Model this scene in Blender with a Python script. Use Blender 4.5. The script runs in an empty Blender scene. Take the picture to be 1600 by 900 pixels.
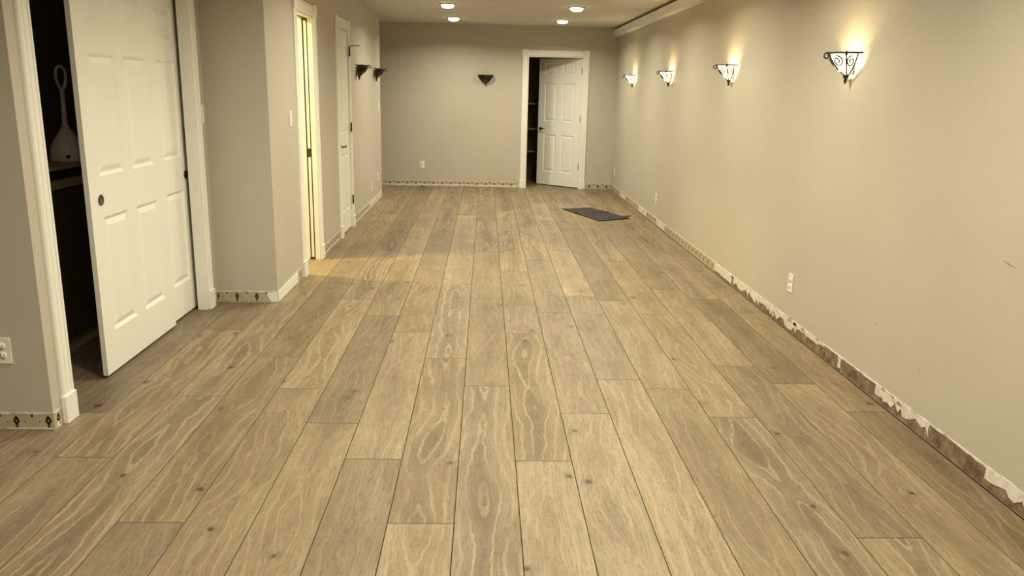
import bpy, bmesh, math, random
from mathutils import Vector, Matrix
random.seed(7)
PI = math.pi
R = math.radians
sc = bpy.context.scene
C = sc.collection

# ------------------------------------------------------------------ camera
CAM_H = 1.4507
YAW, PITCH, ROLL, FPX = 0.0370124, 0.2424232, -0.0226010, 1245.73
fwd = Vector((math.sin(YAW) * math.cos(PITCH), math.cos(YAW) * math.cos(PITCH), -math.sin(PITCH)))
r0 = Vector((math.cos(YAW), -math.sin(YAW), 0))
d0 = fwd.cross(r0)
rr = math.cos(ROLL) * r0 + math.sin(ROLL) * d0
dd = -math.sin(ROLL) * r0 + math.cos(ROLL) * d0
cam_d = bpy.data.cameras.new('camera')
cam = bpy.data.objects.new('camera', cam_d)
C.objects.link(cam)
M = Matrix((rr, -dd, -fwd)).transposed().to_4x4()
M.translation = Vector((0, 0, CAM_H))
cam.matrix_world = M
cam_d.sensor_width = 36
cam_d.lens = FPX / 1600 * 36
cam_d.clip_start = 0.02
sc.camera = cam

# ------------------------------------------------------------------ world, exposure
wd = bpy.data.worlds.new('world')
sc.world = wd
wd.use_nodes = True
wd.node_tree.nodes['Background'].inputs[0].default_value = (1.0, 0.85, 0.6, 1)
wd.node_tree.nodes['Background'].inputs[1].default_value = 0.0
sc.view_settings.view_transform = 'Standard'
sc.view_settings.look = 'None'
sc.view_settings.gamma = 1
sc.view_settings.use_curve_mapping = False
sc.view_settings.exposure = 0.0
CAN_W = 21.5              # each recessed ceiling lamp
CAN_COL = (1.0, 0.92, 0.685)
BULB_L = 400.0            # radiance of a sconce bulb
BULB_COL = (1.0, 0.75, 0.42)
ROOM2_W = 75.0            # ceiling lamp in the side room behind the pocket door

# room measures
CEIL = 2.385
XR, XL, XC = 1.95, -1.41, -1.82      # right wall, left wall, closet wall
YB, YJ, YN = 12.30, 5.35, 3.22       # back wall, jog, near wall
YE = 11.0                            # end of the left wall
T = 0.12

# ------------------------------------------------------------------ materials
def mat(name):
    m = bpy.data.materials.new(name)
    m.use_nodes = True
    return m, m.node_tree.nodes, m.node_tree.links, m.node_tree.nodes['Principled BSDF']

def N(nodes, t, **kw):
    n = nodes.new(t)
    for k, v in kw.items():
        setattr(n, k, v)
    return n

def math_n(ns, ls, op, a, b=None, c=None, clamp=False):
    n = ns.new('ShaderNodeMath')
    n.operation = op
    n.use_clamp = clamp
    for i, v in enumerate((a, b, c)):
        if v is None:
            continue
        if isinstance(v, (int, float)):
            n.inputs[i].default_value = v
        else:
            ls.new(v, n.inputs[i])
    return n.outputs[0]

def mixc(ns, ls, fac, a, b, mode='MIX'):
    n = ns.new('ShaderNodeMix')
    n.data_type = 'RGBA'
    n.blend_type = mode
    for s, v in ((0, fac), (6, a), (7, b)):
        if isinstance(v, (int, float)):
            n.inputs[s].default_value = v
        elif isinstance(v, tuple):
            n.inputs[s].default_value = (*v, 1) if len(v) == 3 else v
        else:
            ls.new(v, n.inputs[s])
    return n.outputs[2]

def noise(ns, ls, vec, scale, detail=2.0, rough=0.5, dist=0.0, dim='3D'):
    n = ns.new('ShaderNodeTexNoise')
    n.noise_dimensions = dim
    n.inputs['Scale'].default_value = scale
    n.inputs['Detail'].default_value = detail
    n.inputs['Roughness'].default_value = rough
    n.inputs['Distortion'].default_value = dist
    if vec is not None:
        ls.new(vec, n.inputs['Vector'])
    return n.outputs['Fac']

def mapr(ns, ls, v, a, b, c=0.0, d=1.0):
    n = ns.new('ShaderNodeMapRange')
    n.inputs[1].default_value = a
    n.inputs[2].default_value = b
    n.inputs[3].default_value = c
    n.inputs[4].default_value = d
    ls.new(v, n.inputs[0])
    return n.outputs[0]

def vscale(ns, ls, vec, s):
    n = ns.new('ShaderNodeVectorMath')
    n.operation = 'MULTIPLY'
    ls.new(vec, n.inputs[0])
    n.inputs[1].default_value = s
    return n.outputs[0]

def bump(ns, ls, h, strength, dist, bsdf):
    b = ns.new('ShaderNodeBump')
    b.inputs['Strength'].default_value = strength
    b.inputs['Distance'].default_value = dist
    ls.new(h, b.inputs['Height'])
    ls.new(b.outputs[0], bsdf.inputs['Normal'])

def paint(name, col, rough=0.6, tex=0.0, scale=140, blotch=0.04, spec=0.3):
    m, ns, ls, b = mat(name)
    geo = ns.new('ShaderNodeNewGeometry').outputs['Position']
    n1 = noise(ns, ls, geo, 1.3, 4, 0.6)
    k = mapr(ns, ls, n1, 0.3, 0.7, 1 - blotch, 1 + blotch)
    hs = ns.new('ShaderNodeHueSaturation')
    hs.inputs['Color'].default_value = (*col, 1)
    ls.new(k, hs.inputs['Value'])
    ls.new(hs.outputs[0], b.inputs['Base Color'])
    b.inputs['Roughness'].default_value = rough
    b.inputs['Specular IOR Level'].default_value = spec
    if tex:
        n2 = noise(ns, ls, geo, scale, 3, 0.6)
        bump(ns, ls, n2, tex, 0.003, b)
    return m

def plain(name, col, rough=0.5, metal=0.0, spec=0.4):
    m, ns, ls, b = mat(name)
    geo = ns.new('ShaderNodeTexCoord').outputs['Object']
    k = mapr(ns, ls, noise(ns, ls, geo, 30, 3, 0.6), 0.3, 0.7, 0.92, 1.08)
    hs = ns.new('ShaderNodeHueSaturation')
    hs.inputs['Color'].default_value = (*col, 1)
    ls.new(k, hs.inputs['Value'])
    ls.new(hs.outputs[0], b.inputs['Base Color'])
    b.inputs['Roughness'].default_value = rough
    b.inputs['Metallic'].default_value = metal
    b.inputs['Specular IOR Level'].default_value = spec
    return m

def emit(name, col, strength):
    m, ns, ls, b = mat(name)
    b.inputs['Base Color'].default_value = (0.8, 0.8, 0.8, 1)
    b.inputs['Emission Color'].default_value = (*col, 1)
    b.inputs['Emission Strength'].default_value = strength
    return m

M_WALL = paint('wall_paint', (0.520, 0.482, 0.412), 0.55, 0.35, 170, 0.03)
M_WALL_Y = paint('side_room_paint', (0.74, 0.71, 0.50), 0.6, 0.2, 170, 0.03)
M_CEIL = paint('ceiling_paint', (0.66, 0.635, 0.57), 0.75, 0.5, 90, 0.04)
M_TRIM = paint('white_trim_paint', (0.85, 0.85, 0.80), 0.38, 0.08, 60, 0.03, 0.45)
M_DOOR = paint('white_door_paint', (0.85, 0.85, 0.80), 0.35, 0.10, 260, 0.02, 0.45)
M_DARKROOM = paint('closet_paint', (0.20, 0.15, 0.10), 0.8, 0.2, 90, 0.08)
M_IRON = plain('bronze_iron', (0.022, 0.015, 0.010), 0.55, 0.1)
M_BRASSD = plain('dark_brass', (0.10, 0.07, 0.035), 0.4, 0.8)
M_NICKEL = plain('worn_nickel', (0.16, 0.14, 0.11), 0.35, 0.9)
M_PLATE = plain('white_plastic', (0.82, 0.80, 0.73), 0.35)
M_SLOT = plain('slot_dark', (0.03, 0.025, 0.02), 0.7)
M_RUBBER = plain('black_rubber', (0.020, 0.020, 0.021), 0.65)
M_BLUE = plain('blue_tape', (0.02, 0.04, 0.16), 0.5)
M_UNDER = plain('underlay_and_gap_shade', (0.035, 0.025, 0.016), 0.9)
M_PEDGE = plain('plank_edge_bevel', (0.105, 0.075, 0.047), 0.7)

def make_plaster():
    m, ns, ls, b = mat('torn_plaster')
    tc = ns.new('ShaderNodeNewGeometry').outputs['Position']
    n1 = noise(ns, ls, tc, 26, 5, 0.65)
    n2 = noise(ns, ls, vscale(ns, ls, tc, (1, 1, 3)), 9, 4, 0.6)
    c = mixc(ns, ls, mapr(ns, ls, n1, 0.40, 0.72), (0.74, 0.71, 0.63), (0.50, 0.46, 0.38))
    c = mixc(ns, ls, mapr(ns, ls, n2, 0.58, 0.70), c, (0.24, 0.17, 0.10))
    ls.new(c, b.inputs['Base Color'])
    b.inputs['Roughness'].default_value = 0.85
    bump(ns, ls, n1, 0.5, 0.006, b)
    return m
M_PLASTER = make_plaster()

def make_brown():
    m, ns, ls, b = mat('torn_drywall_paper')
    tc = ns.new('ShaderNodeNewGeometry').outputs['Position']
    n1 = noise(ns, ls, tc, 14, 5, 0.65)
    n2 = noise(ns, ls, vscale(ns, ls, tc, (1, 1, 0.4)), 45, 4, 0.6)
    c = mixc(ns, ls, mapr(ns, ls, n1, 0.35, 0.65), (0.10, 0.065, 0.035), (0.30, 0.22, 0.13))
    c = mixc(ns, ls, mapr(ns, ls, n2, 0.60, 0.75), c, (0.46, 0.40, 0.30))
    ls.new(c, b.inputs['Base Color'])
    b.inputs['Roughness'].default_value = 0.9
    bump(ns, ls, n2, 0.6, 0.006, b)
    return m
M_BROWN = make_brown()

def make_border(base=(0.50, 0.43, 0.30), period=0.1335):
    """old wallpaper border: beige with small dark emblems; local x runs along the strip, z up from the floor"""
    m, ns, ls, b = mat('wallpaper_border')
    tc = ns.new('ShaderNodeTexCoord').outputs['Object']
    sep = ns.new('ShaderNodeSeparateXYZ')
    ls.new(tc, sep.inputs[0])
    x, z = sep.outputs[0], sep.outputs[2]
    f = lambda op, a, bb=None, c=None, clamp=False: math_n(ns, ls, op, a, bb, c, clamp)
    def rep(off):
        u = f('MULTIPLY', x, 1 / period)
        u = f('ADD', u, off + 100.0)
        u = f('FRACT', u)
        return f('MULTIPLY', f('SUBTRACT', u, 0.5), period)
    def ball(u, zc, rx, rz):
        a = f('POWER', f('DIVIDE', f('ABSOLUTE', u), rx), 2.0)
        d = f('POWER', f('ABSOLUTE', f('DIVIDE', f('SUBTRACT', z, zc), rz)), 2.0)
        return f('LESS_THAN', f('ADD', a, d), 1.0)
    def diam(u, zc, rx, rz):
        a = f('DIVIDE', f('ABSOLUTE', u), rx)
        d = f('ABSOLUTE', f('DIVIDE', f('SUBTRACT', z, zc), rz))
        return f('LESS_THAN', f('ADD', a, d), 1.0)
    u0, u1 = rep(0.0), rep(0.5)
    dark = ball(u0, 0.043, 0.0135, 0.0135)
    for e in (diam(u0, 0.054, 0.011, 0.014), diam(u0, 0.030, 0.008, 0.012), ball(u0, 0.0175, 0.0075, 0.004), ball(u0, 0.011, 0.003, 0.005),
              ball(u1, 0.079, 0.012, 0.004), diam(u1, 0.071, 0.006, 0.012), ball(u1, 0.063, 0.005, 0.004), diam(u1, -0.002, 0.010, 0.010)):
        dark = f('MAXIMUM', dark, e)
    dark = f('MULTIPLY', dark, f('SUBTRACT', 1.0, ball(u0, 0.044, 0.0030, 0.0034)))
    au = f('SUBTRACT', f('ABSOLUTE', u0), 0.036)
    speck = diam(f('ADD', au, f('MULTIPLY', f('SUBTRACT', z, 0.040), 0.8)), 0.040, 0.004, 0.007)
    n1 = noise(ns, ls, tc, 20, 4, 0.6)
    c = mixc(ns, ls, mapr(ns, ls, n1, 0.3, 0.7), base, tuple(v * 0.84 for v in base))
    c = mixc(ns, ls, speck, c, (0.22, 0.15, 0.06))
    c = mixc(ns, ls, dark, c, (0.018, 0.011, 0.008))
    ls.new(c, b.inputs['Base Color'])
    b.inputs['Roughness'].default_value = 0.7
    return m
M_BORDER = make_border()

def make_wood():
    m, ns, ls, b = mat('oak_plank')
    f = lambda op, a, bb=None, c=None, clamp=False: math_n(ns, ls, op, a, bb, c, clamp)
    tc = ns.new('ShaderNodeTexCoord').outputs['Object']
    oi = ns.new('ShaderNodeObjectInfo')
    rnd = oi.outputs['Random']
    at = ns.new('ShaderNodeAttribute')
    at.attribute_type = 'OBJECT'
    at.attribute_name = 'tone'
    tone = at.outputs['Fac']
    at2 = ns.new('ShaderNodeAttribute')
    at2.attribute_type = 'OBJECT'
    at2.attribute_name = 'figure'
    fig = at2.outputs['Fac']
    cmb = ns.new('ShaderNodeCombineXYZ')
    ls.new(f('MULTIPLY', rnd, 31.7), cmb.inputs[0])
    ls.new(f('MULTIPLY', rnd, 173.3), cmb.inputs[1])
    ls.new(f('MULTIPLY', rnd, 57.1), cmb.inputs[2])
    add = ns.new('ShaderNodeVectorMath')
    add.operation = 'ADD'
    ls.new(tc, add.inputs[0])
    ls.new(cmb.outputs[0], add.inputs[1])
    P = add.outputs[0]
    sep = ns.new('ShaderNodeSeparateXYZ')
    ls.new(tc, sep.inputs[0])
    x, y = sep.outputs[0], sep.outputs[1]
    # grain field: lines run along y, bulging around "cathedrals"; rough at every scale
    nA = noise(ns, ls, vscale(ns, ls, P, (3.4, 1.5, 1)), 1.0, 1.0, 0.45)
    nB = noise(ns, ls, vscale(ns, ls, P, (11, 7.0, 1)), 1.0, 4.0, 0.62)
    nD = noise(ns, ls, vscale(ns, ls, P, (60, 45, 1)), 1.0, 3.0, 0.65)
    dC = f('SUBTRACT', x, f('MULTIPLY', f('SUBTRACT', noise(ns, ls, vscale(ns, ls, P, (0.01, 1.1, 1)), 1.0, 0.0), 0.5), 0.16))
    axd = f('SQRT', f('ADD', f('MULTIPLY', dC, dC), 0.0002))
    F = f('ADD', f('MULTIPLY', axd, 22.0), f('ADD', f('MULTIPLY', nA, 3.8), f('ADD', f('MULTIPLY', nB, 1.0), f('MULTIPLY', nD, 0.16))))
    s1 = f('SINE', f('MULTIPLY', F, 6.283))
    lmask = mapr(ns, ls, noise(ns, ls, vscale(ns, ls, P, (7, 2.2, 1)), 1.0, 2.0, 0.5), 0.28, 0.52)
    line = f('MULTIPLY', mapr(ns, ls, s1, 0.58, 0.98), f('MULTIPLY', lmask, mapr(ns, ls, nD, 0.32, 0.55, 0.45, 1.0)))
    s2 = f('SINE', f('MULTIPLY', F, 6.283 * 3.3))
    fine = f('MULTIPLY', mapr(ns, ls, s2, -0.2, 1.0), mapr(ns, ls, nD, 0.35, 0.7))
    heart = mapr(ns, ls, f('ADD', f('MULTIPLY', axd, 8.0), f('ADD', f('MULTIPLY', nA, 0.7), f('MULTIPLY', nB, 0.5))), 0.62, 1.20, 1.0, 0.0)
    # streaks and pores
    st = noise(ns, ls, vscale(ns, ls, P, (140, 12, 1)), 1.0, 3.0, 0.65)
    st2 = noise(ns, ls, vscale(ns, ls, P, (42, 2.6, 1)), 1.0, 4.0, 0.62)
    saw = noise(ns, ls, vscale(ns, ls, P, (7, 190, 1)), 1.0, 3.0, 0.6)
    blot = noise(ns, ls, vscale(ns, ls, P, (6, 2.2, 1)), 1.0, 4.0, 0.6)
    light, mid, dark = (0.305, 0.240, 0.160), (0.212, 0.161, 0.105), (0.104, 0.075, 0.048)
    c = mixc(ns, ls, mapr(ns, ls, blot, 0.34, 0.66), light, mid)
    c = mixc(ns, ls, f('MULTIPLY', heart, f('MULTIPLY', fig, 0.62)), c, dark)
    c = mixc(ns, ls, f('MULTIPLY', fine, 0.55), c, dark)
    c = mixc(ns, ls, f('MULTIPLY', line, f('ADD', f('MULTIPLY', fig, 0.55), 0.18)), c, (0.390, 0.318, 0.222))
    c = mixc(ns, ls, mapr(ns, ls, st, 0.50, 0.78, 0.0, 0.50), c, dark)
    c = mixc(ns, ls, mapr(ns, ls, st2, 0.52, 0.74, 0.0, 0.42), c, (0.125, 0.092, 0.060))
    c = mixc(ns, ls, mapr(ns, ls, saw, 0.54, 0.72, 0.0, 0.22), c, (0.33, 0.27, 0.19))
    c = mixc(ns, ls, mapr(ns, ls, nD, 0.58, 0.80, 0.0, 0.30), c, dark)
    # knots: sparse voronoi spots with a dark star and a soft halo
    wob = noise(ns, ls, vscale(ns, ls, P, (40, 30, 1)), 1.0, 2.0)
    vo = ns.new('ShaderNodeTexVoronoi')
    vo.voronoi_dimensions = '2D'
    vo.inputs['Scale'].default_value = 1.0
    ls.new(vscale(ns, ls, P, (5.2, 4.0, 1)), vo.inputs['Vector'])
    dist = f('ADD', vo.outputs['Distance'], f('MULTIPLY', f('SUBTRACT', wob, 0.5), 0.26))
    sc2 = ns.new('ShaderNodeSeparateColor')
    ls.new(vo.outputs['Color'], sc2.inputs[0])
    has = f('GREATER_THAN', sc2.outputs[0], 0.84)
    knot = f('MULTIPLY', mapr(ns, ls, dist, 0.015, 0.075, 1.0, 0.0), has)
    halo = f('MULTIPLY', mapr(ns, ls, dist, 0.03, 0.22, 1.0, 0.0), has)
    c = mixc(ns, ls, f('MULTIPLY', halo, 0.38), c, dark)
    c = mixc(ns, ls, f('MULTIPLY', knot, 0.85), c, (0.045, 0.032, 0.022))
    hs = ns.new('ShaderNodeHueSaturation')
    ls.new(c, hs.inputs['Color'])
    ls.new(f('POWER', tone, 1.5), hs.inputs['Value'])
    ls.new(f('ADD', 1.08, f('MULTIPLY', f('SUBTRACT', rnd, 0.5), 0.16)), hs.inputs['Saturation'])
    ls.new(hs.outputs[0], b.inputs['Base Color'])
    ls.new(mapr(ns, ls, st, 0.3, 0.8, 0.42, 0.60), b.inputs['Roughness'])
    b.inputs['Specular IOR Level'].default_value = 0.35
    hgt = f('ADD', f('MULTIPLY', st, 0.6), f('ADD', f('MULTIPLY', saw, 0.3), f('MULTIPLY', knot, -0.8)))
    bump(ns, ls, hgt, 0.25, 0.002, b)
    return m
M_WOOD = make_wood()

# ------------------------------------------------------------------ mesh helpers
class MB:
    def __init__(self):
        self.bm = bmesh.new()
        self.smooth = []
    def box(self, x0, x1, y0, y1, z0, z1):
        v = [self.bm.verts.new((x, y, z)) for z in (z0, z1) for y in (y0, y1) for x in (x0, x1)]
        for q in ((0, 2, 3, 1), (4, 5, 7, 6), (0, 1, 5, 4), (1, 3, 7, 5), (3, 2, 6, 7), (2, 0, 4, 6)):
            self.bm.faces.new([v[i] for i in q])
        return self
    def prism(self, pts, axis, a, b):
        """extrude a 2-D outline; axis = 0/1/2 is the extrusion axis, pts give the two others in order"""
        def P(p, t):
            if axis == 0: return (t, p[0], p[1])
            if axis == 1: return (p[0], t, p[1])
            return (p[0], p[1], t)
        lo = [self.bm.verts.new(P(p, a)) for p in pts]
        hi = [self.bm.verts.new(P(p, b)) for p in pts]
        n = len(pts)
        self.bm.faces.new(lo)
        self.bm.faces.new(list(reversed(hi)))
        for i in range(n):
            j = (i + 1) % n
            self.bm.faces.new([lo[i], hi[i], hi[j], lo[j]])
        return self
    def tube(self, pts, rad, seg=8, closed=False):
        pts = [Vector(p) for p in pts]
        n = len(pts)
        rads = rad if isinstance(rad, (list, tuple)) else [rad] * n
        rings = []
        up = None
        for i, p in enumerate(pts):
            t = (pts[min(i + 1, n - 1)] - pts[max(i - 1, 0)]).normalized()
            if up is None:
                up = Vector((0, 0, 1)) if abs(t.z) < 0.9 else Vector((1, 0, 0))
            u = (up - t * up.dot(t))
            if u.length < 1e-5:
                u = t.orthogonal()
            u.normalize()
            up = u
            w = t.cross(u)
            rings.append([self.bm.verts.new(p + (u * math.cos(2 * PI * k / seg) + w * math.sin(2 * PI * k / seg)) * rads[i]) for k in range(seg)])
        for i in range(n - 1):
            for k in range(seg):
                f = self.bm.faces.new([rings[i][k], rings[i][(k + 1) % seg], rings[i + 1][(k + 1) % seg], rings[i + 1][k]])
                f.smooth = True
        self.bm.faces.new(list(reversed(rings[0])))
        self.bm.faces.new(rings[-1])
        return self
    def lathe(self, prof, seg=24, org=(0, 0, 0), axis='z'):
        """profile = [(r, h)...] turned about an axis through org; closed at both ends"""
        ox, oy, oz = org
        rings = []
        for r, h in prof:
            ring = []
            for k in range(seg):
                a = 2 * PI * k / seg
                if axis == 'z': q = (ox + r * math.cos(a), oy + r * math.sin(a), oz + h)
                elif axis == 'y': q = (ox + r * math.cos(a), oy + h, oz - r * math.sin(a))
                else: q = (ox + h, oy + r * math.cos(a), oz + r * math.sin(a))
                ring.append(self.bm.verts.new(q))
            rings.append(ring)
        for i in range(len(rings) - 1):
            for k in range(seg):
                f = self.bm.faces.new([rings[i][k], rings[i][(k + 1) % seg], rings[i + 1][(k + 1) % seg], rings[i + 1][k]])
                f.smooth = True
        self.bm.faces.new(list(reversed(rings[0])))
        self.bm.faces.new(rings[-1])
        return self
    def mesh(self, name, m):
        bmesh.ops.recalc_face_normals(self.bm, faces=self.bm.faces)
        me = bpy.data.meshes.new(name)
        self.bm.to_mesh(me)
        self.bm.free()
        if m: me.materials.append(m)
        return me
    def build(self, name, m, parent=None, loc=None, rz=None):
        o = bpy.data.objects.new(name, self.mesh(name, m))
        C.objects.link(o)
        if parent: o.parent = parent
        if loc: o.location = loc
        if rz is not None: o.rotation_euler.z = rz
        return o

def bevel(o, w, seg=2):
    md = o.modifiers.new('bevel', 'BEVEL')
    md.width = w
    md.segments = seg
    md.limit_method = 'ANGLE'
    md.angle_limit = R(40)
    return o

def empty(name, loc, rz=0.0):
    e = bpy.data.objects.new(name, None)
    C.objects.link(e)
    e.location = loc
    e.rotation_euler.z = rz
    e.empty_display_size = 0.1
    return e

def tag(o, label, cat, group=None):
    o['label'] = label
    o['category'] = cat
    if group: o['group'] = group
    return o

def structure(o, label=None):
    o['kind'] = 'structure'
    if label: o['label'] = label
    return o

def copy_tree(o, parent=None):
    c = o.copy()
    C.objects.link(c)
    c.parent = parent
    for ch in [k for k in o.children]:
        copy_tree(ch, c)
    return c

FACE_E, FACE_W, FACE_S = -PI / 2, PI / 2, PI      # a wall facing +X, -X, -Y (local x = to the left when facing it, y = out)

# ------------------------------------------------------------------ the shell
fl = MB().box(-5.2, 2.2, -3.2, 13.9, -0.06, -0.0145).build('floor', M_UNDER)
structure(fl, 'light greyed oak plank floor running the length of the room')

def wall(name, outline, axis, a, b, m=None):
    return structure(MB().prism(outline, axis, a, b).build(name, m or M_WALL))

def outline(s0, s1, top, openings=()):
    pts = [(s0, 0.0)]
    for a, b, h in openings:
        pts += [(a, 0.0), (a, h), (b, h), (b, 0.0)]
    pts += [(s1, 0.0), (s1, top), (s0, top)]
    return pts

D1 = (3.375, 5.165, 2.03)     # closet opening (Y range, head)
D2 = (6.205, 6.815, 2.00)    # pocket door
D3 = (7.865, 8.485, 2.015)   # hinged narrow door
D4 = (0.615, 1.455, 1.965)   # back door (X range)
W_R = wall('wall_right', outline(-3.0, YB, CEIL), 0, XR, XR + T)
W_B = wall('wall_back', outline(-3.0, XR + T, CEIL, [D4]), 1, YB, YB + T)
W_L = wall('wall_left', outline(YJ + T, YE, CEIL, [D2, D3]), 0, XL - T, XL)
W_J = wall('wall_jog', outline(-2.64, XL, CEIL), 1, YJ, YJ + T)
W_C = wall('wall_closet', outline(YN + 0.10, YJ, CEIL, [D1]), 0, XC - 0.045, XC)
W_N = wall('wall_near', outline(-5.0, XC, CEIL), 1, YN, YN + 0.10)
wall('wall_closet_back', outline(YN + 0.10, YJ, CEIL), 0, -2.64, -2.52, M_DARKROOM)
wall('wall_front', outline(-5.0, XR, CEIL), 1, -3.12, -3.0)
wall('wall_front_left', outline(-3.0, YN, CEIL), 0, -5.12, -5.0)
wall('wall_alcove', outline(YE, YB, CEIL), 0, -3.12, -3.0)
wall('wall_alcove_side', outline(-3.0, XL - T, CEIL), 1, YE - T, YE)
wall('wall_side_room_far', outline(-3.0, XL - T, CEIL), 1, 7.3, 7.42, M_WALL_Y)
wall('wall_side_room_left', outline(YJ + T, 7.3, CEIL), 0, -3.12, -3.0, M_WALL_Y)
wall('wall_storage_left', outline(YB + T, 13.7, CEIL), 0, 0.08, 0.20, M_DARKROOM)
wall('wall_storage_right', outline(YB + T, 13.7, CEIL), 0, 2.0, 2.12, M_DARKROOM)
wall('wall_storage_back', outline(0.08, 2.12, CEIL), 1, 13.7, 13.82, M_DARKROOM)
ceil = structure(MB().box(-5.2, 2.2, -3.2, 13.9, CEIL, CEIL + 0.1).build('ceiling', M_CEIL), 'cream textured ceiling')

# ------------------------------------------------------------------ plank floor
PW, PL, PX0 = 0.2286, 1.74, -0.0899
PHASE = {-14: .5, -13: 1.2, -12: .1, -11: .9, -10: .45, -9: 1.5, -8: 1.673, -7: 1.226, -6: 0.143, -5: 0.735, -4: 0.256, -3: 1.578, -2: 1.226, -1: 0.734, 0: 0.314,
         1: 1.218, 2: 1.71, 3: 0.42, 4: 0.295, 5: 1.679, 6: 0.650, 7: 0.385, 8: 0.02}
TONE = {(0, 1): (.96, 1), (0, 2): (.93, .4), (-1, 1): (.95, 1), (-1, 0): (1.08, .3), (-1, 2): (.98, 1), (-2, 1): (1.04, .3), (-2, 0): (.88, .2), (-3, 0): (1.02, .3), (-3, 1): (.86, .4),
        (1, 1): (.97, 1), (1, 0): (1.10, .3), (1, 2): (.98, .3), (2, 0): (1.07, .3), (2, 1): (.97, .4), (2, 2): (.93, .5), (3, 1): (1.10, .5), (3, 2): (.95, .3), (3, 3): (1.1, .3), (4, 1): (.95, .4), (4, 2): (1.03, .4), (4, 3): (.88, .4),
        (5, 0): (.92, 1), (5, 1): (1.06, .6), (5, 2): (1.0, .4), (6, 1): (.88, .6), (6, 2): (1.04, .5), (7, 1): (1.0, .5), (7, 2): (.84, .5), (7, 3): (.98, .6), (8, 1): (.86, .5), (8, 2): (.98, .5),
        (-4, 1): (.98, .4), (-4, 2): (1.08, .7), (-5, 0): (.85, .2), (-5, 1): (.93, .7), (-5, 2): (.87, .5), (-6, 1): (1.0, 1), (-6, 2): (1.03, .8), (-7, 0): (.97, .4), (-7, 1): (1.02, .8), (-7, 2): (.86, .4), (-8, 1): (.86, .3)}
def plank_mesh(w, l, name='plank'):
    bm = bmesh.new()
    hx, hy, c, zt, zb = w / 2, l / 2, 0.0013, 0.0, -0.0125
    rings = [[(-hx, -hy, zb), (hx, -hy, zb), (hx, hy, zb), (-hx, hy, zb)],
             [(-hx, -hy, zt - c), (hx, -hy, zt - c), (hx, hy, zt - c), (-hx, hy, zt - c)],
             [(-hx + c, -hy + c, zt), (hx - c, -hy + c, zt), (hx - c, hy - c, zt), (-hx + c, hy - c, zt)]]
    vs = [[bm.verts.new(p) for p in r] for r in rings]
    for i in range(2):
        for k in range(4):
            bm.faces.new([vs[i][k], vs[i][(k + 1) % 4], vs[i + 1][(k + 1) % 4], vs[i + 1][k]]).material_index = 1
    bm.faces.new(vs[2])
    bm.faces.new(list(reversed(vs[0])))
    me = bpy.data.meshes.new(name)
    bm.to_mesh(me)
    bm.free()
    me.materials.append(M_WOOD)
    me.materials.append(M_PEDGE)
    return me
GAP = 0.0014
me_full = plank_mesh(PW - GAP, PL - GAP)
me_edge = plank_mesh(1.945 - (PX0 + 8 * PW) - GAP, PL - GAP)
rng = random.Random(11)
for col in range(-14, 9):
    y0, y1 = (-1.2, 13.7) if col >= -8 else (-1.2, 5.5)
    k = math.floor((y0 - PHASE[col]) / PL)
    while True:
        ya = PHASE[col] + k * PL
        if ya > y1: break
        o = bpy.data.objects.new('plank', me_edge if col == 8 else me_full)
        C.objects.link(o)
        o.parent = fl
        xa = PX0 + col * PW
        xm = (xa + 1.945) / 2 if col == 8 else xa + PW / 2
        o.location = (xm, ya + PL / 2, 0)
        if rng.random() < 0.5 and col != 8: o.rotation_euler.z = PI
        tn, fg = TONE.get((col, k), (rng.uniform(0.88, 1.10), 1.0 if rng.random() < 0.5 else rng.uniform(0.2, 0.6)))
        o['tone'] = tn
        o['figure'] = float(fg)
        k += 1

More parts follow.
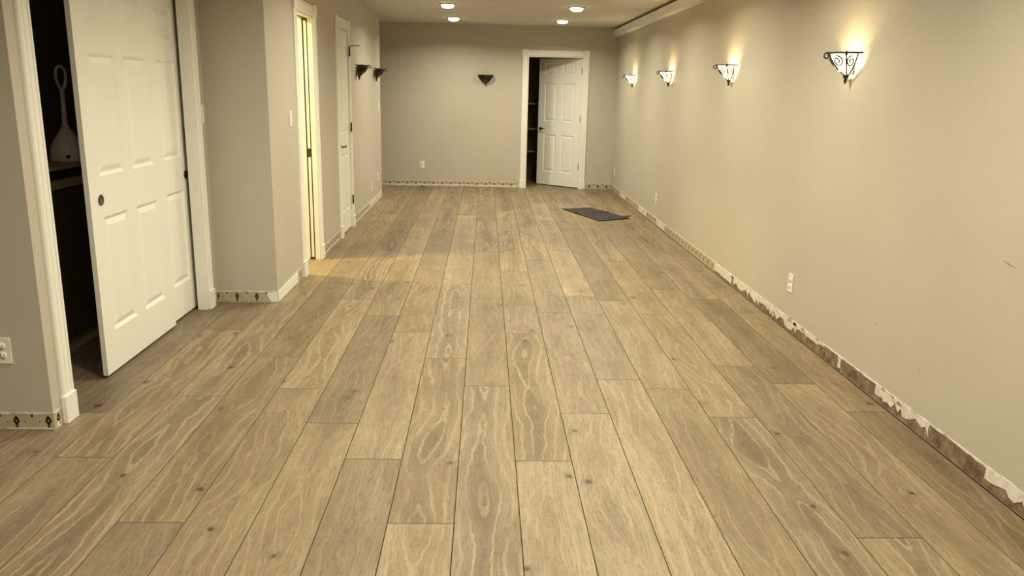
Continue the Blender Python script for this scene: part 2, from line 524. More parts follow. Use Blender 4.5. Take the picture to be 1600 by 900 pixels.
# ------------------------------------------------------------------ doors
CAS = [(0, 0), (0, .012), (.005, .017), (.017, .017), (.020, .012), (.030, .012), (.033, .016), (.052, .016), (.055, .012), (.065, .012), (.068, .017), (.080, .017), (.086, .011), (.086, 0)]
CW = 0.086
def leaf_mesh(w, h, t, cols, rows, inset=0.017, depth=0.010):
    """door slab in local x 0..w, y 0 (front) .. -t, z 0..h, with sunk panel fields on the front"""
    bm = bmesh.new()
    xs = sorted({0, w} | {v for c in cols for v in c})
    zs = sorted({0, h} | {v for r in rows for v in r})
    grid = {}
    def V(x, y, z):
        k = (round(x, 5), round(y, 5), round(z, 5))
        if k not in grid: grid[k] = bm.verts.new(k)
        return grid[k]
    for i in range(len(xs) - 1):
        for j in range(len(zs) - 1):
            a, b, c, d = xs[i], xs[i + 1], zs[j], zs[j + 1]
            if any(abs(a - p[0]) < 1e-6 for p in cols) and any(abs(c - p[0]) < 1e-6 for p in rows):
                o4 = [V(a, 0, c), V(b, 0, c), V(b, 0, d), V(a, 0, d)]
                i4 = [V(a + inset, -depth, c + inset), V(b - inset, -depth, c + inset), V(b - inset, -depth, d - inset), V(a + inset, -depth, d - inset)]
                for k in range(4):
                    bm.faces.new([o4[k], o4[(k + 1) % 4], i4[(k + 1) % 4], i4[k]])
                bm.faces.new(i4)
            else:
                bm.faces.new([V(a, 0, c), V(b, 0, c), V(b, 0, d), V(a, 0, d)])
    for i in range(len(xs) - 1):
        for j in range(len(zs) - 1):
            bm.faces.new([V(xs[i], -t, zs[j]), V(xs[i], -t, zs[j + 1]), V(xs[i + 1], -t, zs[j + 1]), V(xs[i + 1], -t, zs[j])])
    for i in range(len(xs) - 1):
        for z in (0, h):
            bm.faces.new([V(xs[i], 0, z), V(xs[i], -t, z), V(xs[i + 1], -t, z), V(xs[i + 1], 0, z)])
    for j in range(len(zs) - 1):
        for x in (0, w):
            bm.faces.new([V(x, 0, zs[j]), V(x, -t, zs[j]), V(x, -t, zs[j + 1]), V(x, 0, zs[j + 1])])
    bmesh.ops.recalc_face_normals(bm, faces=bm.faces)
    me = bpy.data.meshes.new('door_leaf')
    bm.to_mesh(me)
    bm.free()
    me.materials.append(M_DOOR)
    return me

ROWS = [(0.205, 0.785), (0.985, 1.565), (1.695, 1.865)]
def leaf(parent, w, h, t, loc, rz=0.0, name='door_leaf', stile=0.12, mid=0.105, rows=ROWS):
    pw = (w - 2 * stile - mid) / 2
    cols = [(stile, stile + pw), (stile + pw + mid, w - stile)]
    o = bpy.data.objects.new(name, leaf_mesh(w, h, t, cols, rows))
    C.objects.link(o)
    o.parent = parent
    o.location = loc
    o.rotation_euler.z = rz
    for r in rows:
        me = None
        for c in cols:
            x0, x1, z0, z1 = c[0] + .019, c[1] - .019, r[0] + .019, r[1] - .019
            if me is None:
                b = MB()
                W_, H_ = (x1 - x0) / 2, (z1 - z0) / 2
                lo = [b.bm.verts.new(p) for p in ((-W_, 0, -H_), (W_, 0, -H_), (W_, 0, H_), (-W_, 0, H_))]
                s = .026
                hi = [b.bm.verts.new(p) for p in ((-W_ + s, .0085, -H_ + s), (W_ - s, .0085, -H_ + s), (W_ - s, .0085, H_ - s), (-W_ + s, .0085, H_ - s))]
                for k in range(4): b.bm.faces.new([lo[k], lo[(k + 1) % 4], hi[(k + 1) % 4], hi[k]])
                b.bm.faces.new(hi)
                b.bm.faces.new(list(reversed(lo)))
                me = b.mesh('panel', M_DOOR)
            p = bpy.data.objects.new('panel', me)
            C.objects.link(p)
            p.parent = o
            p.location = ((x0 + x1) / 2, -.0101, (z0 + z1) / 2)
    return o

def door_frame(n, loc, rz, w, h, t, label, plinth=0.125, blocks=True, jamb=True, head_ext=0.0):
    """local x = left when facing, y = out of the wall, opening centred on x = 0"""
    e = structure(empty('door_%d' % n, loc, rz), label)
    hw = w / 2
    for s in (-1, 1):
        prof = [(s * (hw - 0.006 + a), d) for a, d in CAS]
        MB().prism(prof, 2, plinth, h + (0.0 if blocks else 0.0)).build('casing_leg', M_TRIM, e)
        x0, x1 = sorted((s * (hw - 0.008), s * (hw + CW + 0.0)))
        bevel(MB().box(x0, x1, 0.0, 0.024, 0.0, plinth).build('plinth_block', M_TRIM, e), 0.003)
        if blocks:
            x0, x1 = sorted((s * (hw - 0.008), s * (hw + CW + 0.003)))
            bevel(MB().box(x0, x1, 0.0, 0.022, h, h + CW + 0.004).build('corner_block', M_TRIM, e), 0.004)
        if jamb:
            x0, x1 = sorted((s * (hw - 0.018), s * (hw - 0.0005)))
            MB().box(x0, x1, -t, -0.0005, 0.0, h - 0.019).build('jamb', M_TRIM, e)
    head = [(d, h - 0.006 + a) for a, d in CAS]
    MB().prism(head, 0, -hw + 0.009, hw - 0.009).build('casing_head', M_TRIM, e)
    if jamb:
        MB().box(-hw + .0005, hw - .0005, -t, -0.0005, h - 0.018, h - .0005).build('head_jamb', M_TRIM, e)
    return e

# door 1: closet with two bypass sliding leaves
y1c = (D1[0] + D1[1]) / 2
d1 = door_frame(1, (XC, y1c, 0), FACE_E, D1[1] - D1[0], D1[2], 0.062, 'white closet opening with two six-panel bypass sliding doors', jamb=True)
def pull(lf, x, z):
    p = MB().lathe([(0.026, 0.0), (0.0275, 0.0035), (0.023, 0.0035), (0.020, 0.0012), (0.0, 0.0012)], 24, (0, 0, 0), 'y').build('finger_pull', M_NICKEL, lf)
    p.location = (x, 0.0002, z)
    p['label'] = 'round recessed metal finger pull'
# local x = left when facing = -Y ; leaf local x 0 starts at its right (far) edge
lf = leaf(d1, 0.90, 1.985, 0.024, (y1c - 4.745, -0.056, 0.016), 0, 'sliding_leaf')
pull(lf, 0.90 - 0.105, 0.872)
lr = leaf(d1, 0.90, 1.985, 0.024, (y1c - 5.235, -0.085, 0.016), 0, 'sliding_leaf')
pull(lr, 0.075, 0.872)
MB().box(-0.93, 0.87, -0.115, -0.050, D1[2] - 0.0285, D1[2] - 0.019).build('top_track', M_BRASSD, d1)

# door 2: pocket door pulled into the far jamb
y2c = (D2[0] + D2[1]) / 2
d2 = door_frame(2, (XL, y2c, 0), FACE_E, D2[1] - D2[0], D2[2], T, 'white cased doorway with a pocket door slid into its far jamb', jamb=False)
hw2 = (D2[1] - D2[0]) / 2
for a, b in ((-0.0005, -0.040), (-0.084, -T)):
    MB().box(-hw2 + .0005, -hw2 + 0.018, b, a, 0, D2[2] - 0.02).build('split_jamb', M_TRIM, d2)
    MB().box(-hw2 + .0005, hw2 - .0005, b, a, D2[2] - 0.019, D2[2] - .0005).build('head_jamb', M_TRIM, d2)
MB().box(hw2 - 0.018, hw2 - .0005, -T, -0.0005, 0, D2[2] - 0.02).build('jamb', M_TRIM, d2)
MB().box(-hw2 + .0005, -hw2 + 0.0022, -0.084, -0.040, 0, D2[2] - 0.02).build('pocket_slot_shade', M_SLOT, d2)  # dark sheet painted in for the shade inside the pocket gap
MB().box(-hw2 + .0005, hw2 - .02, -0.084, -0.040, D2[2] - 0.0035, D2[2] - .0005).build('track_slot_shade', M_SLOT, d2)  # dark sheet, the shade up in the track gap as colour
pk = MB().box(-hw2 + .003, -hw2 + 0.013, -0.0735, -0.0510, 0.02, D2[2] - 0.03).build('pocket_door_edge', M_DOOR, d2)
MB().box(-hw2 + .0125, -hw2 + 0.0142, -0.0745, -0.050, 0.875, 0.945).build('latch_plate', M_BRASSD, pk)
MB().box(-hw2 + .003, -hw2 + 0.024, -0.084, -0.040, 0.0005, 0.018).build('floor_guide', M_BRASSD, d2)

# door 3: narrow hinged door, closed
y3c = (D3[0] + D3[1]) / 2
d3 = door_frame(3, (XL, y3c, 0), FACE_E, D3[1] - D3[0], D3[2], T, 'closed narrow white six-panel door on the left wall')
w3 = D3[1] - D3[0] - 0.042
l3 = leaf(d3, w3, D3[2] - 0.035, 0.035, (-w3 / 2, -0.004, 0.013), 0, 'door_leaf', 0.085, 0.08)
def lever(parent, x, z, sgn, y0=0.0):
    MB().lathe([(0.026, 0.0), (0.026, 0.006), (0.020, 0.010), (0.009, 0.012), (0.009, 0.045), (0.0, 0.046)], 20, (x, y0, z), 'y').build('handle_rose', M_NICKEL, parent)
    MB().tube([(x - sgn * 0.004, y0 + 0.042, z), (x + sgn * 0.03, y0 + 0.046, z + 0.003), (x + sgn * 0.07, y0 + 0.044, z + 0.001), (x + sgn * 0.105, y0 + 0.041, z - 0.004)],
              [0.0095, 0.009, 0.008, 0.006], 10).build('lever_handle', M_NICKEL, parent)
def hinge(parent, x, z, y=0.004):
    MB().tube([(x, y + .004, z - 0.048), (x, y + .004, z - .046), (x, y + .004, z + .046), (x, y + .004, z + 0.048)], [.004, .0075, .0075, .004], 10).build('hinge', M_IRON, parent)
lever(l3, w3 - 0.055, 0.87, -1)
for z in (0.30, 1.05, 1.80): hinge(d3, -w3 / 2 - 0.011, z, 0.0165)
MB().tube([(-w3 / 2 - .011, .022, 1.855), (-w3 / 2 - .012, .05, 1.858), (-w3 / 2 - .02, .10, 1.860), (-w3 / 2 - .03, .115, 1.860)], [.005, .004, .004, .007], 8).build('hinge_stop_pin', M_IRON, d3)

# door 4: back doorway, leaf ajar into the storage room
x4c = (D4[0] + D4[1]) / 2
d4 = door_frame(4, (x4c, YB, 0), FACE_S, D4[1] - D4[0], D4[2], T, 'white back doorway with a six-panel door standing ajar')
w4 = 0.80
A4 = R(41.0)
# hinge on the right when facing: local x = -(0.42) ; leaf local x runs from the hinge
l4 = leaf(d4, w4, D4[2] - 0.036, 0.035, (-0.398, -0.030, 0.014), -A4, 'door_leaf', 0.115, 0.10)
lever(l4, w4 - 0.06, 0.87, -1)
for z in (0.335, 1.05, 1.76): hinge(d4, -0.4015, z, -0.032)

# ------------------------------------------------------------------ old border and torn plaster along the wall feet
def strip(parent_wall, p0, p1, face, h=0.080, m=None, name='wallpaper_border', thick=0.0012, phase=0.0, ridge=True):
    """a thin strip on the wall foot between two floor points; parented to its wall"""
    a, b = Vector((*p0, 0)), Vector((*p1, 0))
    L_ = (b - a).length
    o = MB().box(0, L_, 0, thick, 0.004, h).build(name, m or M_BORDER, parent_wall)
    o.location = a
    o.rotation_euler.z = face
    if phase:
        for v in o.data.vertices: v.co.x -= phase
        o.location = a + (b - a).normalized() * phase
    if ridge:
        rg = random.Random(int(L_ * 1000))
        n = max(4, int(L_ / 0.035))
        pts = [(0, h - .003)] + [(L_ * i / n, h - 0.002 - rg.random() * 0.006) for i in range(1, n)] + [(L_, h - .003), (L_, h + .003), (0, h + .003)]
        q = MB().prism(pts, 1, 0, thick + 0.0016).build('paint_ridge', M_PLASTER, parent_wall)
        q.location = a
        q.rotation_euler.z = face
    return o

def patch(parent_wall, p0, p1, face, z0, z1, m, name, seed, thick=0.0032, rag=0.35, step=0.03):
    """ragged-edged patch of torn plaster"""
    a, b = Vector((*p0, 0)), Vector((*p1, 0))
    L_ = (b - a).length
    rg = random.Random(seed)
    n = max(3, int(L_ / step))
    H_ = z1 - z0
    lo, hi = [], []
    for i in range(n + 1):
        s = L_ * i / n
        e = rg.uniform(-.3, .3) * step
        lo.append((min(max(s + e, 0), L_) if 0 < i < n else s, z0 + rg.random() * rag * H_))
        hi.append((min(max(s - e, 0), L_) if 0 < i < n else s, z1 - rg.random() * rag * 0.35 * H_))
    pts = lo + [(L_ + rg.uniform(-.012, .012), (z0 + z1) / 2)] + hi[::-1] + [(rg.uniform(-.012, .012), (z0 + z1) / 2)]
    o = MB().prism(pts, 1, 0, thick).build(name, m, parent_wall)
    o.location = a
    o.rotation_euler.z = face
    return o
# right wall: local x = +Y
def rstrip(y0, y1, **k): return strip(W_R, (XR, y0), (XR, y1), FACE_W, **k)
def rpatch(y0, y1, z0, z1, m, nm, sd, **k): return patch(W_R, (XR, y0), (XR, y1), FACE_W, z0, z1, m, nm, sd, **k)
rstrip(6.53, 12.298, h=0.085)
rstrip(1.0, 6.53, h=0.085, m=M_BROWN, name='torn_drywall_paper')
for i, (a, b) in enumerate(((10.98, 11.42), (9.45, 9.97), (8.47, 8.89))):
    rpatch(a, b, 0.010, 0.088, M_PLASTER, 'plaster_patch', 40 + i, rag=.12)
rpatch(6.04, 6.52, 0.010, 0.088, M_PLASTER, 'plaster_patch', 51, rag=.2)
rpatch(4.70, 5.98, 0.012, 0.090, M_PLASTER, 'plaster_patch', 52, rag=.55)
rpatch(4.28, 4.75, 0.052, 0.090, M_PLASTER, 'plaster_patch', 53, rag=.5)
rpatch(4.05, 4.09, 0.012, 0.088, M_PLASTER, 'plaster_patch', 56, rag=.2)
rpatch(3.16, 3.65, 0.015, 0.092, M_PLASTER, 'plaster_patch', 54, rag=.6)
rpatch(1.60, 2.76, 0.020, 0.094, M_PLASTER, 'plaster_patch', 55, rag=.5)
# back wall: local x = -X
strip(W_B, (0.50, YB), (-2.9, YB), FACE_S, h=0.085, phase=0.02)
patch(W_B, (0.50, YB), (-1.7, YB), FACE_S, 0.004, 0.040, M_PLASTER, 'plaster_patch', 61, rag=.25, step=.09)
strip(W_B, (XR - .003, YB), (1.565, YB), FACE_S, h=0.085)
# left wall: local x = -Y
strip(W_L, (XL, 6.105), (XL, 5.48), FACE_E, h=0.085)
bevel(MB().box(5.36 - 5.36, 0.58, 0, 0.006, 0.004, 0.078).build('plaster_patch', M_TRIM, W_L, (XL, 5.94 + 0.0, 0), FACE_E), 0.002)
strip(W_L, (XL, 7.775), (XL, 6.905), FACE_E, h=0.085)
patch(W_L, (XL, 7.775), (XL, 6.95), FACE_E, 0.004, 0.022, M_PLASTER, 'plaster_patch', 71, rag=.3, step=.06)
strip(W_L, (XL, 10.998), (XL, 8.575), FACE_E, h=0.085)
patch(W_L, (XL, 10.998), (XL, 9.75), FACE_E, 0.004, 0.086, M_PLASTER, 'plaster_patch', 72, rag=.15, step=.08)
patch(W_L, (XL, 9.75), (XL, 8.575), FACE_E, 0.004, 0.024, M_PLASTER, 'plaster_patch', 73, rag=.3, step=.06)
# jog and near wall
strip(W_J, (XL - .001, YJ), (XC + .001, YJ), FACE_S, h=0.078, phase=0.075)
pts = [(0, 0.006), (0.045, 0.006), (0.058, 0.030), (0.072, 0.055), (0.066, 0.074), (0.040, 0.066), (0.030, 0.078), (0, 0.079)]
q = MB().prism(pts, 1, 0, 0.004).build('plaster_patch', M_TRIM, W_J, (XL - .001, YJ, 0), FACE_S)
strip(W_N, (XC - .001, YN), (-4.99, YN), FACE_S, h=0.078, phase=0.088)
patch(W_N, (XC - .001, YN), (-3.2, YN), FACE_S, 0.003, 0.013, M_PLASTER, 'plaster_patch', 81, rag=.3, step=.06)
strip(W_C, (XC, 3.288), (XC, YN + .001), FACE_E, h=0.078, phase=0.1)
pts = [(0.028, 0.004), (0.055, 0.004), (0.050, 0.020), (0.044, 0.031), (0.037, 0.030), (0.033, 0.018)]
MB().prism(pts, 1, 0, 0.004).build('plaster_patch', M_PLASTER, W_C, (XC, 3.288, 0), FACE_E)
strip(W_C, (XC, YJ - .002), (XC, 5.225), FACE_E, h=0.078, phase=0.03)

M_SCUFF = plain('scuff', (0.36, 0.30, 0.22), 0.7)
for y, z, l, dz in ((2.79, 0.86, 0.085, 0.012), (2.66, 0.845, 0.05, -0.006), (3.72, 0.36, 0.02, 0.02), (3.30, 0.27, 0.018, 0.016)):
    MB().prism([(y, z), (y + l * .5, z + dz * .3 - .002), (y + l, z + dz), (y + l * .6, z + dz * .7 + .0025)], 0, XR - 0.0006, XR).build('scuff_mark', M_SCUFF, W_R)
# valance board along the top of the right wall
tr = structure(empty('trim_1', (XR, 0, 0)), 'cream boxed trim boards under the ceiling along the right wall')
ys = [-2.9, -1.0, 0.9, 2.7, 4.55, 6.45, 8.41, 10.37, 12.295]
for a, b in zip(ys[:-1], ys[1:]):
    MB().box(-0.080, -0.001, a + .003, b - .003, 2.262, 2.352).build('board', M_TRIM, tr)
MB().box(-0.030, -0.002, -2.9, 12.29, 2.3525, CEIL - .0005).build('gap_shade_strip', M_UNDER, tr)  # dark strip paints the shadow gap between boards and ceiling

# ------------------------------------------------------------------ recessed ceiling lights
M_LENS = emit('lamp_lens', (1.0, 0.90, 0.68), 9.0)
M_RING = plain('lamp_ring', (0.30, 0.24, 0.16), 0.5)
def ceiling_light(x, y, label):
    e = tag(empty('ceiling_light', (x, y, CEIL)), label, 'ceiling light', 'recessed ceiling lights')
    b = MB()
    prof = [(0.076, -0.004), (0.080, -0.010), (0.090, -0.010), (0.100, -0.0002)]
    seg = 32
    rings = []
    for r, h in prof + [(0.076, -0.0002)]:
        rings.append([b.bm.verts.new((r * math.cos(2 * PI * k / seg), r * math.sin(2 * PI * k / seg), h)) for k in range(seg)])
    for i in range(len(rings)):
        j = (i + 1) % len(rings)
        for k in range(seg):
            f = b.bm.faces.new([rings[i][k], rings[i][(k + 1) % seg], rings[j][(k + 1) % seg], rings[j][k]])
            f.smooth = True
    b.build('trim_ring', M_RING, e)
    MB().lathe([(0.072, -0.0005), (0.073, -0.014), (0.069, -0.027), (0.058, -0.037), (0.036, -0.044), (0.0, -0.046)], 28).build('lens', M_LENS, e)
    ld = bpy.data.lights.new('lamp', 'AREA')
    ld.shape = 'DISK'
    ld.size = 0.13
    ld.energy = CAN_W
    ld.color = CAN_COL
    ld.spread = R(156)
    lo = bpy.data.objects.new('lamp', ld)
    C.objects.link(lo)
    lo.parent = e
    lo.location = (0, 0, -0.0475)
    return e
ORD = ['nearest the back wall', 'second from the back wall', 'third from the back wall', 'fourth from the back wall', 'fifth from the back wall', 'sixth from the back wall', 'seventh from the back wall', 'farthest from the back wall']
for i, y in enumerate((11.24, 9.52, 6.08, 4.36, 2.64, 0.92)):
    ceiling_light(-0.445, y, 'round recessed ceiling light in the left row, ' + ORD[i])
for i, y in enumerate((11.24, 9.52, 7.75, 6.08, 4.36, 2.64, 0.92)):
    ceiling_light(1.015, y, 'round recessed ceiling light in the right row, ' + ORD[i])
ceiling_light(-1.905, 0.92, 'added unseen ceiling light left of the camera, brightening the near wall and jog')  # fill lamp added out of view to lift the near wall and jog

# ------------------------------------------------------------------ wall sconces
M_GLASS_OFF = plain('amber_glass_unlit', (0.045, 0.032, 0.02), 0.3)
def make_glass_on():
    m, ns, ls, b = mat('alabaster_glass_lit')
    b.inputs['Base Color'].default_value = (0.85, 0.72, 0.45, 1)
    b.inputs['Roughness'].default_value = 0.4
    tc = ns.new('ShaderNodeTexCoord').outputs['Object']
    k = mapr(ns, ls, noise(ns, ls, tc, 18, 3, 0.6), 0.3, 0.7, 3.5, 6.5)
    b.inputs['Emission Color'].default_value = (1.0, 0.80, 0.42, 1)
    ls.new(k, b.inputs['Emission Strength'])
    return m
M_GLASS_ON = make_glass_on()
M_BULB = emit('sconce_bulb_lit', BULB_COL, BULB_L)
M_BULB_OFF = plain('sconce_bulb_unlit', (0.5, 0.48, 0.42), 0.3)
SA, SP, SH = 0.113, 0.105, 0.118
def bowl_pt(th, t, k=1.0, off=0.0):
    s = (1 - t ** 1.5) ** 0.85
    s = s * k + 0.0
    return Vector((SA * s * math.cos(th) + off * math.cos(th), 0.022 + SP * s * math.sin(th) + off * math.sin(th), -SH * t))
def sconce(lit):
    e = empty('wall_sconce', (0, 0, 0))
    # rim
    rim = [(SA + .002, 0.003, 0)] + [bowl_pt(PI * i / 28, 0, 1, .002) for i in range(29)] + [(-SA - .002, 0.003, 0)]
    MB().tube(rim, 0.0048, 8).build('rim', M_IRON, e)
    for deg in (4, 34, 90, 146, 176):
        pts = [bowl_pt(R(deg), t / 12 * 0.97, 1, .003) for t in range(13)]
        MB().tube(pts, 0.0040, 6).build('rib', M_IRON, e)
    def scroll(dc, tc, rx, turns, mir):
        pts = []
        n = 26
        for i in range(n + 1):
            f_ = i / n
            a = mir * (f_ * turns * 2 * PI) + PI / 2
            rr_ = 1 - 0.78 * f_
            th = R(dc) + mir * 0 + rx * rr_ * math.cos(a)
            t = tc - rr_ * math.sin(a) * 0.24
            pts.append(bowl_pt(th, min(max(t, 0.0), .95), 1, .004))
        MB().tube(pts, 0.0036, 6).build('scroll', M_IRON, e)
    scroll(64, .36, 0.36, 1.5, 1)
    scroll(116, .36, 0.36, 1.5, -1)
    scroll(19, .38, 0.24, 1.4, -1)
    scroll(161, .38, 0.24, 1.4, 1)
    for deg in (34, 146):
        p = bowl_pt(R(deg), 0, 1, .003)
        MB().lathe([(0.0, -0.018), (0.005, -0.014), (0.0075, -0.004), (0.006, 0.002), (0.0075, 0.006), (0.0, 0.009)], 10, p).build('collar', M_IRON, e)
    # curl leaving the rim at the front
    y0 = 0.022 + SP
    curl = [(0, y0 - .01, 0.001), (0, y0 + .006, 0.001)]
    for i in range(18):
        a = PI / 2 - i / 17 * 2 * PI * 0.92
        rr_ = 0.017 * (1 - 0.55 * i / 17)
        curl.append((0, y0 + 0.018 + rr_ * math.cos(a), -0.016 + rr_ * math.sin(a)))
    MB().tube(curl, 0.004, 8).build('front_curl', M_IRON, e)
    MB().lathe([(0.0, -0.158), (0.005, -0.152), (0.009, -0.140), (0.006, -0.132), (0.013, -0.124), (0.017, -0.112), (0.012, -0.106), (0.0, -0.105)], 14, (0, 0.030, 0)).build('finial', M_IRON, e)
    MB().box(-0.030, 0.030, 0.0005, 0.008, -0.105, -0.02).build('back_plate', M_IRON, e)
    # glass half bowl, a little clear of the wall
    b = MB()
    nt, nh = 12, 26
    for k, fl_ in ((0.965, 1), (0.93, -1)):
        g = [[b.bm.verts.new(bowl_pt(PI * (0.03 + 0.94 * j / nh), i / nt * 0.97, k)) for j in range(nh + 1)] for i in range(nt + 1)]
        for i in range(nt):
            for j in range(nh):
                f = b.bm.faces.new([g[i][j], g[i][j + 1], g[i + 1][j + 1], g[i + 1][j]])
                f.smooth = True
    b.build('glass_bowl', M_GLASS_ON if lit else M_GLASS_OFF, e)
    MB().lathe([(0.0, -0.092), (0.007, -0.090), (0.008, -0.078), (0.0125, -0.068), (0.014, -0.060), (0.011, -0.050), (0.005, -0.042), (0.0, -0.040)], 12, (0, 0.066, 0)).build('bulb', M_BULB if lit else M_BULB_OFF, e)
    return e
SZ = 1.682
lit0 = sconce(True)
names = ['nearest the camera', 'second from the camera', 'third from the camera', 'farthest, nearest the back corner']
for i, y in enumerate((4.35, 6.47, 8.63, 10.77)):
    o = lit0 if i == 0 else copy_tree(lit0)
    o.location = (XR, y, SZ)
    o.rotation_euler.z = FACE_W
    tag(o, 'lit scrolled iron wall sconce on the right wall, ' + names[i], 'wall sconce', 'lit sconces on the right wall')
off0 = sconce(False)
for i, (loc, rz, lb) in enumerate((((XL, 9.02, SZ), FACE_E, 'unlit dark iron sconce on the left wall, just past the narrow door'),
                                   ((XL, 10.42, SZ), FACE_E, 'unlit dark iron sconce on the left wall, at its far end'),
                                   ((-0.008, YB, SZ - .015), FACE_S, 'unlit dark iron sconce alone on the back wall'))):
    o = off0 if i == 0 else copy_tree(off0)
    o.location = loc
    o.rotation_euler.z = rz
    tag(o, lb, 'wall sconce', 'unlit sconces')

# ------------------------------------------------------------------ outlets and switches
def outlet(loc, rz, label):
    e = tag(empty('wall_outlet', loc, rz), label, 'outlet', 'wall outlets')
    bevel(MB().box(-0.036, 0.036, 0.0003, 0.006, -0.058, 0.058).build('cover_plate', M_PLATE, e), 0.003)
    for s in (-1, 1):
        r = MB().lathe([(0.0165, 0.005), (0.0165, 0.0078), (0.0, 0.0078)], 20, (0, 0, s * 0.020), 'y').build('receptacle', M_PLATE, e)
        for dx, hgt in ((-0.0065, .0045), (0.0065, .0038)):
            MB().box(dx - .0014, dx + .0014, 0.0076, 0.0082, s * 0.020 + 0.001 - hgt, s * 0.020 + 0.003 + hgt).build('slot', M_SLOT, r)
        MB().lathe([(0.0026, 0.0076), (0.0026, 0.0082), (0.0, 0.0082)], 10, (0, 0, s * 0.020 - 0.0085), 'y').build('ground_hole', M_SLOT, r)
    MB().lathe([(0.003, 0.0058), (0.003, 0.0068), (0.0, 0.007)], 10, (0, 0, 0), 'y').build('screw', M_PLATE, e)
    return e
def switch(loc, rz, label, w=0.036):
    e = tag(empty('light_switch', loc, rz), label, 'light switch', 'light switches')
    bevel(MB().box(-w, w, 0.0003, 0.006, -0.058, 0.058).build('cover_plate', M_PLATE, e), 0.003)
    b = MB()
    b.prism([(0.005, -0.033), (0.0115, -0.033), (0.0075, 0.0), (0.0090, 0.033), (0.005, 0.033)], 0, -0.0165, 0.0165)
    b.build('rocker', M_PLATE, e)
    return e
outlet((-1.992, YN, 0.357), FACE_S, 'white duplex outlet on the near wall left of the closet')
outlet((-0.960, YB, 0.325), FACE_S, 'white duplex outlet low on the back wall under the sconce side')
outlet((XR, 4.86, 0.306), FACE_W, 'white outlet on the right wall, nearest the camera')
outlet((XR, 8.98, 0.304), FACE_W, 'white outlet on the right wall, middle of three')
outlet((XR, 12.00, 0.311), FACE_W, 'white outlet on the right wall, beside the back corner')
outlet((XL, 10.62, 0.310), FACE_E, 'white outlet on the left wall, at its far end below the switch')
outlet((XL, 9.98, 0.260), FACE_E, 'white outlet on the left wall, low and nearer than the other')
switch((XL, 5.93, 1.221), FACE_E, 'white rocker switch on the left wall before the pocket doorway')
switch((XL, 10.77, 1.207), FACE_E, 'white rocker switch at the far end of the left wall')
switch((XC, 5.285, 1.264), FACE_E, 'white switch squeezed between the closet casing and the jog', 0.034)

# ------------------------------------------------------------------ rubber mat on the floor
def make_mat():
    A, B, Cc, D = Vector((.985, 10.075, 0)), Vector((1.365, 10.205, 0)), Vector((1.745, 9.375, 0)), Vector((1.335, 9.14, 0))
    nu, nv = 14, 36
    bm = bmesh.new()
    top, bot = [], []
    for j in range(nv + 1):
        v = j / nv
        rt, rb = [], []
        for i in range(nu + 1):
            u = i / nu
            p = (A * (1 - u) + B * u) * (1 - v) + (D * (1 - u) + Cc * u) * v
            z = 0.005 + 0.004 * math.sin(v * 9 + u * 2) ** 2 * (0.3 + u * .7)
            z += 0.016 * math.exp(-((v - 0.42 - .05 * u) / 0.035) ** 2)
            k = max(0, u - 0.72) / .28 * max(0, v - .80) / .20
            z += 0.030 * k ** 1.2
            p = p + Vector((0.012 * math.sin(v * 7) * u, 0, 0))
            rt.append(bm.verts.new((p.x, p.y, z + .004)))
            rb.append(bm.verts.new((p.x, p.y, max(0.0006, z - 0.001))))
        top.append(rt)
        bot.append(rb)
    for j in range(nv):
        for i in range(nu):
            for g, fl_ in ((top, 0), (bot, 1)):
                q = [g[j][i], g[j][i + 1], g[j + 1][i + 1], g[j + 1][i]]
                f = bm.faces.new(q[::-1] if fl_ else q)
                f.smooth = True
    for j in range(nv):
        for i in (0, nu): bm.faces.new([top[j][i], top[j + 1][i], bot[j + 1][i], bot[j][i]])
    for i in range(nu):
        for j in (0, nv): bm.faces.new([top[j][i], top[j][i + 1], bot[j][i + 1], bot[j][i]])
    bmesh.ops.recalc_face_normals(bm, faces=bm.faces)
    me = bpy.data.meshes.new('rubber_mat')
    bm.to_mesh(me)
    bm.free()
    me.materials.append(M_RUBBER)
    o = bpy.data.objects.new('rubber_mat', me)
    C.objects.link(o)
    tag(o, 'creased black sheet mat lying on the floor near the back door', 'mat')
make_mat()

b = MB()
pts = [(-.05, 0), (-.02, .012), (.0, .004), (.02, .010), (.055, -.006), (.045, -.024), (.0, -.030), (-.045, -.02)]
b.prism(pts, 2, 0.0008, 0.004)
b.prism([(-.035, 0), (-.012, .004), (-.008, -.016), (-.03, -.018)], 2, 0.0035, 0.018)
tag(b.build('tape_scrap', M_BLUE, None, (-0.94, 12.235, 0)), 'small dark blue scrap on the floor against the back wall', 'scrap')

# ------------------------------------------------------------------ things inside the closet
M_CABTOP = plain('cabinet_top', (0.42, 0.35, 0.24), 0.5)
M_CABDK = plain('cabinet_dark', (0.075, 0.05, 0.032), 0.5)
cb = tag(empty('closet_cabinet', (-2.36, 4.5, 0)), 'dark low cabinet with a paler top inside the closet', 'cabinet')
MB().box(-.155, .145, -0.80, 0.80, 0.10, 0.955).build('body', M_CABDK, cb)
MB().box(-.155, .165, -0.82, 0.82, 1.003, 1.020).build('top', M_CABTOP, cb)
MB().box(-.155, .13, -0.79, 0.79, 0.955, 1.003).build('recess_shade', M_SLOT, cb)  # near-black block, shade of the gap under the top put into its colour
MB().box(.145, .158, -0.80, 0.80, 0.905, 0.950).build('rail', M_CABTOP, cb)
for i in range(3):
    y = -0.795 + i * 0.53
    MB().box(.145, .157, y + .004, y + .526, 0.125, 0.895).build('cabinet_door', M_CABDK, cb)
MB().box(-.155, .10, -0.80, 0.80, 0.0005, 0.10).build('toe_kick', M_CABTOP, cb)

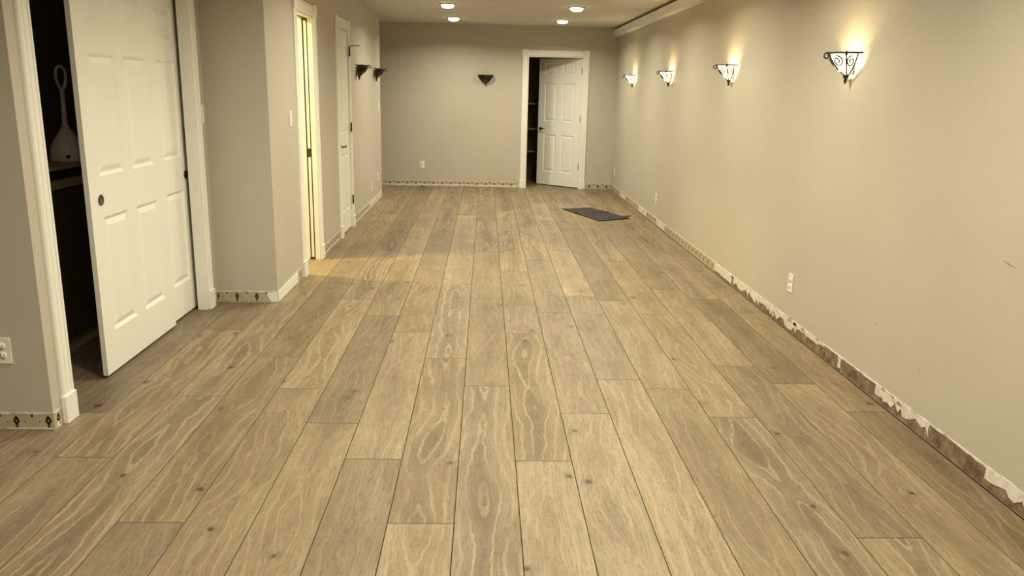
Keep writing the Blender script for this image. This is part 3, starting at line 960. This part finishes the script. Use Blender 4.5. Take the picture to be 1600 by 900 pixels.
br = tag(empty('toilet_brush', (-2.31, 4.545, 1.0205)), 'white bell-based brush with a tall looped handle inside the closet', 'brush')
M_WHITEP = plain('white_gloss_plastic', (0.78, 0.76, 0.70), 0.25)
base = MB().lathe([(0.0, 0.0), (0.086, 0.0), (0.090, 0.006), (0.090, 0.035), (0.084, 0.075), (0.066, 0.115), (0.042, 0.150), (0.024, 0.178), (0.016, 0.195), (0.0, 0.196)], 32).build('base', M_WHITEP, br)
MB().lathe([(0.011, 0.0), (0.011, 0.0022), (0.0, 0.0022)], 16, (0, 0, 0), 'y').build('emblem', M_SLOT, base, (0.040, -0.0815, 0.028), R(26))
hp = [(0, 0, .19), (0, .003, .26), (0, .006, .33), (0, .008, .39)]
MB().tube(hp, [.016, .012, .011, .013], 12).build('handle', M_WHITEP, br)
lp = [(0.0 + .026 * math.sin(a) * (1 - .25 * math.cos(a)), .009, .445 - .062 * math.cos(a)) for a in [2 * PI * i / 24 for i in range(25)]]
MB().tube(lp, .0085, 10).build('handle_loop', M_WHITEP, br)

# shelves in the storage room behind the back door
M_SHELF = plain('shelf_board', (0.17, 0.13, 0.09), 0.6)
su = tag(empty('shelf_unit', (0.56, 13.45, 0)), 'tall shelf unit in the dark storage room behind the back door', 'shelf unit')
for z in (0.49, 0.855, 1.255):
    MB().box(-.335, .335, -.245, .20, z - .012, z + .012).build('shelf', M_SHELF, su)
for sx in (-.35, .35):
    for sy in (-.23, .185):
        MB().box(sx - .014, sx + .014, sy - .014, sy + .014, 0.0005, 1.75).build('post', M_CABDK, su)

# ------------------------------------------------------------------ side room lamp (behind the pocket doorway)
e = tag(empty('ceiling_lamp', (-2.35, 6.50, CEIL)), 'warm ceiling lamp in the small side room behind the pocket doorway', 'ceiling lamp')
MB().lathe([(0.12, -0.0005), (0.12, -0.02), (0.115, -0.03), (0.0, -0.031)], 28).build('base', M_TRIM, e)
MB().lathe([(0.11, -0.031), (0.105, -0.06), (0.075, -0.085), (0.0, -0.095)], 28).build('shade', emit('side_room_shade', (1.0, 0.82, 0.40), 8.0), e)
ld = bpy.data.lights.new('lamp', 'AREA')
ld.shape = 'DISK'
ld.size = 0.2
ld.energy = ROOM2_W
ld.color = (1.0, 0.80, 0.36)
lo = bpy.data.objects.new('lamp', ld)
C.objects.link(lo)
lo.parent = e
lo.location = (0, 0, -0.10)
